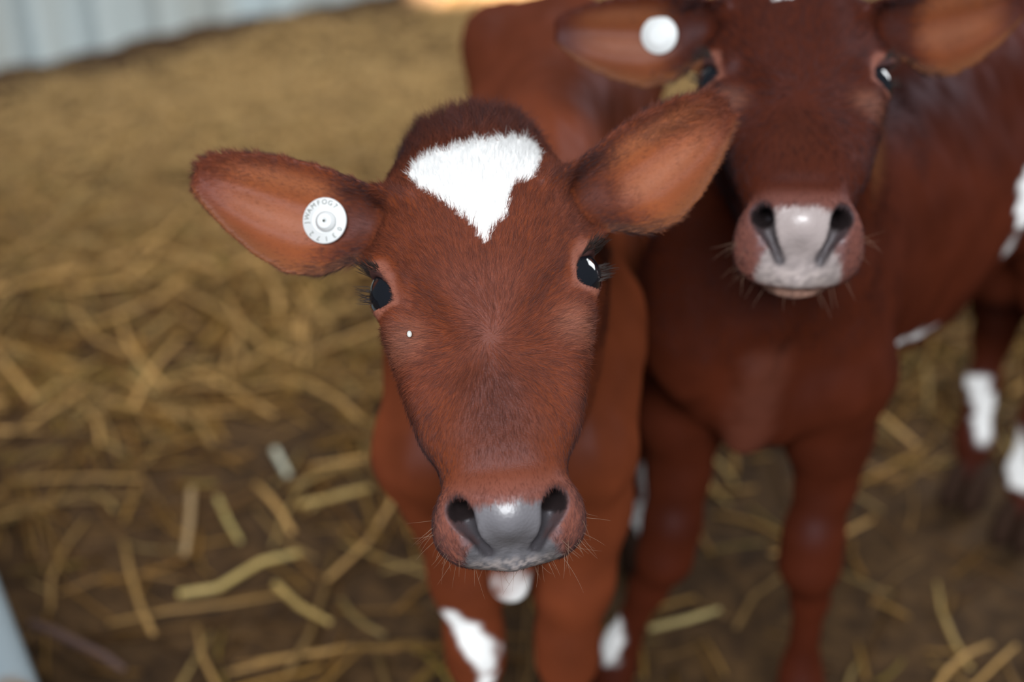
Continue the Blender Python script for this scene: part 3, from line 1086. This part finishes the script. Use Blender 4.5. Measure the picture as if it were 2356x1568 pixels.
def make_wall():
    a, b_, d, nrm = WALL_A, WALL_B, WALL_D, WALL_N
    L = np.linalg.norm(b_ - a)
    s = np.arange(-1.2, L + 0.20, 0.006)
    ph = (s / 0.152) % 1.0
    rib = np.interp(ph, [0, 0.42, 0.54, 0.88, 1.0], [0, 0, 1, 1, 0]) * 0.022
    V, nz = [], 4
    zs = np.linspace(-0.05, 2.4, nz)
    for th in (0, 0.0015):
        for z in zs:
            p = a[None] + d[None] * s[:, None] + nrm[None] * (0.0 - rib + th)[:, None]
            V.append(np.concatenate([p, np.full((len(s), 1), z)], 1))
    V = np.concatenate(V)
    n = len(s)
    F = []
    i = np.arange(2 * nz * n).reshape(2 * nz, n)
    for r in list(range(nz - 1)) + list(range(nz, 2 * nz - 1)):
        F.append(np.stack([i[r, :-1], i[r, 1:], i[r + 1, 1:], i[r + 1, :-1]], -1))
    for lo_, hi_ in ((0, nz), (nz - 1, 2 * nz - 1)):
        F.append(np.stack([i[lo_, :-1], i[lo_, 1:], i[hi_, 1:], i[hi_, :-1]], -1))
    F = np.concatenate(F)
    m, nt, b = new_mat('weathered_sheeting')
    N, Lk = nt.nodes, nt.links
    tc = N.new('ShaderNodeTexCoord')
    mp = N.new('ShaderNodeMapping'); mp.inputs['Scale'].default_value = (7, 7, 0.8)
    Lk.new(tc.outputs['Object'], mp.inputs['Vector'])
    n1 = N.new('ShaderNodeTexNoise'); n1.inputs['Scale'].default_value = 1.0; n1.inputs['Detail'].default_value = 5
    Lk.new(mp.outputs['Vector'], n1.inputs['Vector'])
    r = N.new('ShaderNodeValToRGB')
    e = r.color_ramp.elements
    e[0].position, e[0].color = 0.34, (0.27, 0.285, 0.265, 1)
    e[1].position, e[1].color = 0.66, (0.34, 0.41, 0.435, 1)
    Lk.new(n1.outputs['Fac'], r.inputs['Fac'])
    Lk.new(r.outputs['Color'], b.inputs['Base Color'])
    b.inputs['Roughness'].default_value = 0.5
    b.inputs['Metallic'].default_value = 0.0
    o = mesh_obj('wall_left', V, F, m, smooth=False)
    tag(o, 'blue-grey ribbed metal sheeting of the barn wall', 'wall', kind='structure')


def make_trough():
    """galvanised feed trough whose rolled rim cuts the near corner of the pen"""
    zt, d, out = TR_Z, TR_D, TR_O
    c = np.array([*TR_C])
    root = empty('feed_trough', (c[0], c[1], 0))
    tag(root, 'rust-spotted galvanised metal feed trough at the near left corner', 'trough')
    Lh, Wh = 0.38, 0.17
    def ring(l, w, r, z, k=8):
        P = []
        for (sx, sy, a0) in ((1, 1, 0), (-1, 1, 90), (-1, -1, 180), (1, -1, 270)):
            for i in range(k + 1):
                an = math.radians(a0 + 90 * i / k)
                x = sx * (l - r) + r * math.cos(an); y = sy * (w - r) + r * math.sin(an)
                P.append((c[0] + d[0] * x + out[0] * y, c[1] + d[1] * x + out[1] * y, z))
        return P
    R = [ring(Lh - .07, Wh - .07, .05, 0.004), ring(Lh - .035, Wh - .035, .06, zt - .02), ring(Lh - .040, Wh - .040, .055, zt - .015),
         ring(Lh - .075, Wh - .075, .045, 0.014)]
    n = len(R[0])
    V = [p for r in R for p in r]
    F = [(i * n + k, i * n + (k + 1) % n, (i + 1) * n + (k + 1) % n, (i + 1) * n + k) for i in range(3) for k in range(n)]
    F += [tuple(range(n))[::-1], tuple(3 * n + k for k in range(n))]
    mesh_obj('basin', V, F, M_GALV, root)
    R = []
    for i in range(12):
        an = 2 * math.pi * i / 12
        R.append(ring(Lh - .022 + .022 * math.cos(an), Wh - .022 + .022 * math.cos(an), .07, zt - .010 + .010 * math.sin(an)))
    V = [p for r in R for p in r]
    F = [(i * n + k, i * n + (k + 1) % n, ((i + 1) % 12) * n + (k + 1) % n, ((i + 1) % 12) * n + k) for i in range(12) for k in range(n)]
    mesh_obj('rim', V, F, M_GALV, root)


def tube(name, pts, rad, mat, parent=None, seg=8, taper=1.0):
    pts = np.array(pts)
    V, F = [], []
    n = len(pts)
    for i, p in enumerate(pts):
        t = norm(pts[min(i + 1, n - 1)] - pts[max(i - 1, 0)])
        s = norm(np.cross(t, (0, 0.3, 1))); u = np.cross(s, t)
        r = rad * (1 - (1 - taper) * i / (n - 1))
        for k in range(seg):
            an = 2 * math.pi * k / seg
            V.append(p + r * (math.cos(an) * s + math.sin(an) * u))
    for i in range(n - 1):
        for k in range(seg):
            F.append((i * seg + k, i * seg + (k + 1) % seg, (i + 1) * seg + (k + 1) % seg, (i + 1) * seg + k))
    F += [tuple(range(seg))[::-1], tuple((n - 1) * seg + k for k in range(seg))]
    return mesh_obj(name, V, F, mat, parent)


make_floor()
make_straw()
make_wall()
make_trough()
tw = tube('twig', TWIG, 0.0060, M_TWIG, taper=0.6)
tag(tw, 'thin grey-brown twig lying in the straw beside the feed trough', 'twig')


# ------------------------------------------------------------------ the two calves
def patch(V, a, b, r, soft=0.004, sy=0.45, noise=0.004, seed=0):
    """how far a point lies inside a white patch that runs from a to b"""
    k = np.array([1.0, sy, 1.0])
    d = f_capsule(np.asarray(a) * k, np.asarray(b) * k, r, r)(V * k) + noise * fbm(V, 40, 20 + seed, 2)
    return sstep(soft, -soft, d)


def at_y(px, py, y):
    d = CF + CR * (px - 1178) / F_PX - CU * (py - 784) / F_PX
    return CAM + d * (y / d[1])


def leg(f, pts, k=0.02):
    for (a, ra), (b, rb) in zip(pts[:-1], pts[1:]):
        f.cap(a, b, ra, rb, k)


def calf_front():
    tau = math.radians(25)
    o = at_depth(1116, 656, 0.92)
    head = Head(o, head_axes(o - CAM, 5.1, tau, 0.0), tau)
    f = Field()
    # neck, chest, trunk
    f.cap(head.world((0, 0.045, -0.055)), (-0.006, 0.985, 0.63), 0.056, 0.072, 0.03)
    f.cap((-0.006, 0.985, 0.63), (0.0, 1.06, 0.55), 0.072, 0.095, 0.05)
    f.cap(head.world((0, -0.01, -0.075)), (-0.004, 0.95, 0.56), 0.040, 0.062, 0.03)
    f.ell((-0.004, 1.12, 0.535), (0.086, 0.17, 0.155), k=0.04)
    f.ell((0.022, 1.28, 0.51), (0.104, 0.20, 0.150), k=0.05)
    f.ell((0.058, 1.44, 0.575), (0.102, 0.14, 0.135), k=0.06)
    f.cap((0.02, 1.15, 0.655), (0.058, 1.45, 0.665), 0.045, 0.045, 0.05)
    f.ell((-0.022, 1.475, 0.655), (0.035, 0.05, 0.04), k=0.05)
    f.ell((0.135, 1.475, 0.655), (0.035, 0.05, 0.04), k=0.05)
    f.cap((-0.003, 1.0, 0.46), (-0.002, 0.955, 0.352), 0.052, 0.018, 0.03)
    # shoulders and forelegs
    for pts in (
        [((-0.058, 1.06, 0.56), .055), ((-0.066, 0.985, 0.475), .048), ((-0.050, 1.015, 0.40), .046), ((-0.041, 1.01, 0.31), .033), ((-0.036, 1.00, 0.245), .0245),
         ((-0.035, 0.998, 0.215), .0235), ((-0.034, 1.012, 0.17), .0165), ((-0.034, 1.015, 0.10), .0160), ((-0.034, 1.010, 0.07), .0205), ((-0.034, 0.99, 0.03), .018)],
        [((0.062, 1.07, 0.56), .055), ((0.056, 0.985, 0.475), .048), ((0.060, 1.01, 0.40), .046), ((0.057, 1.005, 0.31), .035), ((0.053, 1.00, 0.245), .027),
         ((0.053, 0.998, 0.215), .0255), ((0.053, 1.012, 0.17), .018), ((0.053, 1.015, 0.10), .017), ((0.053, 1.010, 0.07), .0215), ((0.053, 0.99, 0.03), .018)]):
        leg(f, pts)
    # hind legs
    for x0, pts in ((1, [((0.120, 1.42, 0.50), .075), ((0.140, 1.36, 0.40), .055), ((0.163, 1.43, 0.29), .034), ((0.170, 1.475, 0.225), .025), ((0.172, 1.455, 0.15), .0175),
                         ((0.166, 1.43, 0.075), .021), ((0.163, 1.41, 0.03), .018)]),
                    (-1, [((-0.005, 1.42, 0.50), .075), ((-0.01, 1.38, 0.40), .055), ((-0.012, 1.46, 0.29), .034), ((-0.012, 1.505, 0.225), .025), ((-0.012, 1.49, 0.15), .0175),
                          ((-0.012, 1.47, 0.075), .021), ((-0.012, 1.455, 0.03), .018)])):
        leg(f, pts)
    f.cap((0.058, 1.575, 0.62), (0.060, 1.61, 0.40), 0.018, 0.012, 0.02)
    f.add(head.sdf, head.o, 0.235, 0.035)

    def pig(V, N):
        c = np.tile(BROWN, (len(V), 1))
        c *= (1 + 0.18 * fbm(V, 6, 2))[:, None]
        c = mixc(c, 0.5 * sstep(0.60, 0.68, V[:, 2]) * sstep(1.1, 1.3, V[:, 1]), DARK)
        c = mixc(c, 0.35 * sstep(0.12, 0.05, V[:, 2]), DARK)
        y0 = 0.975
        front = (V[:, 1] < 1.01)
        w = patch(V, at_y(1045, 1432, y0), at_y(1085, 1465, y0), 0.011, seed=1) * front
        w = np.maximum(w, patch(V, at_y(1085, 1468, y0), at_y(1120, 1515, y0), 0.0125, seed=2) * front)
        w = np.maximum(w, patch(V, at_y(1122, 1515, y0), at_y(1108, 1580, y0), 0.006, seed=3) * front)
        w = np.maximum(w, 0.9 * patch(V, (0.004, 0.94, 0.352), (0.004, 0.95, 0.338), 0.016, 0.014, 1.0, 0.006))
        yh = 1.45
        w = np.maximum(w, patch(V, at_y(1496, 1050, yh), at_y(1490, 1085, yh), 0.014, sy=0.3))
        w = np.maximum(w, patch(V, at_y(1478, 1160, 1.42), at_y(1460, 1255, 1.42), 0.012, sy=0.3))
        # pale belly and inside of the thigh
        w = np.maximum(w, 0.45 * patch(V, (0.10, 1.15, 0.36), (0.12, 1.38, 0.37), 0.022, 0.012, 1.0))
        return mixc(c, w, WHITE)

    root = empty('calf', (0.02, 1.2, 0.0))
    tag(root, 'reddish-brown calf in front with a white heart-shaped blaze and lettered ear tag', 'calf', 'calves in the straw pen')
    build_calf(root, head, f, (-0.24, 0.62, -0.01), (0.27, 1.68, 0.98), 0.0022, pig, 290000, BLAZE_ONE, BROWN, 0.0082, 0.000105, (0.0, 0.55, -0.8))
    ear_tag(root, head, -1, 0.0415, -0.0065, 0.0154, 0.22, 'JWAMFOG7 ', '03172', 186)
    hooves(root, [(-0.034, 0.985, 0), (0.053, 0.985, 0), (0.163, 1.405, 0.1), (-0.012, 1.45, 0)])
    return root, head


def calf_back():
    tau = math.radians(47)
    o = at_depth(1826, 200, 1.114)
    head = Head(o, head_axes(o - CAM, 8.5, tau, 7.0), tau, (-2.0, 11.0), (0.10, 0.30))
    head.padcol = (0.38, 0.32, 0.31)
    head.ear_tone = 0.72
    f = Field()
    ax = np.array([0.72, 0.694, 0.0]); pl = np.array([-0.694, 0.72, 0.0]); zz = np.array([0, 0, 1.0])
    A = np.stack([pl, ax, zz])
    c0 = np.array([0.245, 1.175, 0.53])
    f.cap(head.world((0, 0.045, -0.055)), (0.236, 1.15, 0.66), 0.056, 0.078, 0.03)
    f.cap((0.236, 1.15, 0.66), (0.25, 1.18, 0.56), 0.078, 0.095, 0.05)
    f.cap(head.world((0, -0.01, -0.075)), (0.226, 1.10, 0.58), 0.040, 0.060, 0.03)
    f.ell(c0 + zz * 0.015, (0.085, 0.16, 0.150), A, 0.05)
    f.ell(c0 + ax * 0.20 + zz * 0.005, (0.110, 0.20, 0.150), A, 0.06)
    f.ell(c0 + ax * 0.40 + zz * 0.045, (0.105, 0.15, 0.145), A, 0.06)
    f.cap(c0 + ax * 0.03 + zz * 0.12, c0 + ax * 0.42 + zz * 0.14, 0.045, 0.045, 0.05)
    f.cap((0.224, 1.11, 0.54), (0.215, 1.085, 0.445), 0.045, 0.014, 0.03)     # dewlap
    f.cap(at_y(1755, 690, 1.062), at_y(1735, 830, 1.060), 0.022, 0.020, 0.012)
    f.cap(at_y(1735, 830, 1.060), at_y(1708, 1000, 1.078), 0.020, 0.010, 0.012)
    f.cap(at_y(1905, 640, 1.10), at_y(1915, 800, 1.10), 0.040, 0.036, 0.03)
    f.ell((0.246, 1.12, 0.455), (0.055, 0.05, 0.055), k=0.04)
    for pts in (
        [((0.205, 1.20, 0.56), .050), ((0.180, 1.140, 0.47), .044), ((0.170, 1.15, 0.40), .042), ((0.168, 1.145, 0.33), .029), ((0.163, 1.13, 0.275), .0265),
         ((0.157, 1.125, 0.235), .0250), ((0.144, 1.135, 0.185), .0170), ((0.120, 1.14, 0.10), .0160), ((0.112, 1.135, 0.07), .0205), ((0.106, 1.115, 0.03), .018)],
        [((0.300, 1.16, 0.56), .052), ((0.302, 1.115, 0.47), .050), ((0.308, 1.13, 0.39), .043), ((0.312, 1.125, 0.335), .0275), ((0.303, 1.11, 0.275), .0270),
         ((0.303, 1.108, 0.240), .0275), ((0.312, 1.12, 0.185), .0165), ((0.313, 1.12, 0.09), .0160), ((0.314, 1.115, 0.065), .0205), ((0.314, 1.095, 0.03), .018)]):
        leg(f, pts)
    for pts in (
        [((0.565, 1.46, 0.50), .075), ((0.575, 1.47, 0.40), .055), ((0.618, 1.55, 0.29), .034), ((0.632, 1.585, 0.225), .025), ((0.624, 1.57, 0.15), .0185),
         ((0.622, 1.555, 0.075), .022), ((0.618, 1.535, 0.03), .018)],
        [((0.600, 1.39, 0.50), .072), ((0.635, 1.40, 0.40), .055), ((0.668, 1.465, 0.29), .034), ((0.680, 1.50, 0.225), .025), ((0.672, 1.49, 0.15), .0185),
         ((0.668, 1.475, 0.075), .022), ((0.664, 1.455, 0.03), .018)]):
        leg(f, pts)
    f.cap((0.64, 1.56, 0.62), (0.68, 1.60, 0.38), 0.018, 0.012, 0.02)
    f.add(head.sdf, head.o, 0.235, 0.035)
    base = BROWN * np.array([0.42, 0.36, 0.38])

    def pig(V, N):
        c = np.tile(base, (len(V), 1))
        c *= (1 + 0.20 * fbm(V, 6, 4))[:, None]
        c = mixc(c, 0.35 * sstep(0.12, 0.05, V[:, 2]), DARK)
        c = mixc(c, 0.15 * patch(V, (0.224, 1.05, 0.52), (0.214, 1.05, 0.42), 0.02, 0.015, 0.4), (0.24, 0.10, 0.07))
        w = patch(V, at_y(1405, 1455, 1.12), at_y(1400, 1500, 1.12), 0.0135, sy=0.4)
        w = np.maximum(w, patch(V, at_y(2258, 900, 1.54), at_y(2270, 940, 1.54), 0.015, sy=0.3))
        w = np.maximum(w, patch(V, at_y(2268, 945, 1.54), at_y(2258, 1000, 1.54), 0.011, sy=0.3))
        w = np.maximum(w, patch(V, at_y(2338, 1020, 1.46), at_y(2345, 1100, 1.46), 0.014, sy=0.3))
        w = np.maximum(w, patch(V, at_y(2036, 768, 1.22), at_y(2120, 708, 1.27), 0.010, sy=0.25))
        w = np.maximum(w, patch(V, at_y(2352, 410, 1.30), at_y(2345, 490, 1.30), 0.011, sy=0.25))
        w = np.maximum(w, 0.6 * patch(V, at_y(2345, 490, 1.30), at_y(2305, 570, 1.30), 0.007, sy=0.25))
        return mixc(c, w, WHITE)

    root = empty('calf', (0.42, 1.35, 0.0))
    tag(root, 'darker brown calf standing behind with a plain white ear tag and pale pink-grey nose', 'calf', 'calves in the straw pen')
    build_calf(root, head, f, (0.02, 0.88, -0.01), (0.80, 1.72, 1.05), 0.0032, pig, 60000, BLAZE_TWO, base, 0.009, 0.00022, (0.0, 0.5, -0.85), 90, 40)
    ear_tag(root, head, -1, 0.046, -0.004, 0.0150, 0.15, '', '', 0)
    hooves(root, [(0.106, 1.11, 0), (0.314, 1.09, 0), (0.618, 1.53, -0.6), (0.664, 1.45, -0.6)])
    return root, head


ROOT1, HEAD1 = calf_front()
ROOT2, HEAD2 = calf_back()



# ------------------------------------------------------------------ single stalks and flecks that show by themselves
def stalk(px, r, col, label, z=0.022):
    m = plain_mat('stalk_straw', col, 0.5, 0.4, noise=(40.0, tuple(c * 0.7 for c in col), 0.4, 0.7))
    pts = [at(x, y, z) for x, y in px]
    fine = []
    for p, q in zip(pts[:-1], pts[1:]):
        for k in range(6):
            fine.append(p + (q - p) * k / 6)
    fine.append(pts[-1])
    o = tube('straw_stalk', fine, r, m, seg=8, taper=0.8)
    tag(o, label, 'straw', 'single straw stalks lying on top of the bedding')


stalk([(632, 1035), (645, 1060), (662, 1092)], 0.0052, (0.60, 0.60, 0.47), 'short whitish straw stub on the dark patch left of the front calf')
stalk([(1492, 1446), (1580, 1425), (1655, 1402)], 0.0040, (0.46, 0.36, 0.15), 'straight pale straw stalk on the floor between the two calves\' front legs')
stalk([(410, 1366), (500, 1352), (600, 1292), (700, 1268)], 0.0046, (0.52, 0.38, 0.13), 'long bent golden straw stalk, the brightest left of the front calf\'s legs')
stalk([(632, 1342), (690, 1395), (760, 1432)], 0.0042, (0.46, 0.31, 0.10), 'golden straw stalk slanting down towards the front calf\'s white-marked foreleg')
stalk([(500, 1145), (525, 1200), (552, 1245)], 0.0036, (0.48, 0.37, 0.13), 'yellow straw stalk standing out left of the front calf\'s muzzle')
stalk([(440, 1125), (436, 1200), (425, 1275)], 0.0046, (0.38, 0.25, 0.12), 'brown straw stalk pointing straight away, left of the yellow one')
stalk([(690, 1160), (760, 1146), (850, 1122)], 0.0044, (0.46, 0.31, 0.10), 'golden straw stalk lying crosswise close to the front calf\'s chest')

p = HEAD1.world((-0.0492, -0.0425, 0.0318))
V, F = uv_ball(p, 0.0020, 16, 10, np.stack([HEAD1.A[0], HEAD1.A[1], HEAD1.A[2]]), (0.8, 1.1, 0.7))
fl = mesh_obj('fleck', V, F, plain_mat('pale_fleck', (0.55, 0.55, 0.52), 0.3, 0.5))
tag(fl, 'tiny pale fleck stuck below the eye on the tagged side of the front calf', 'fleck')
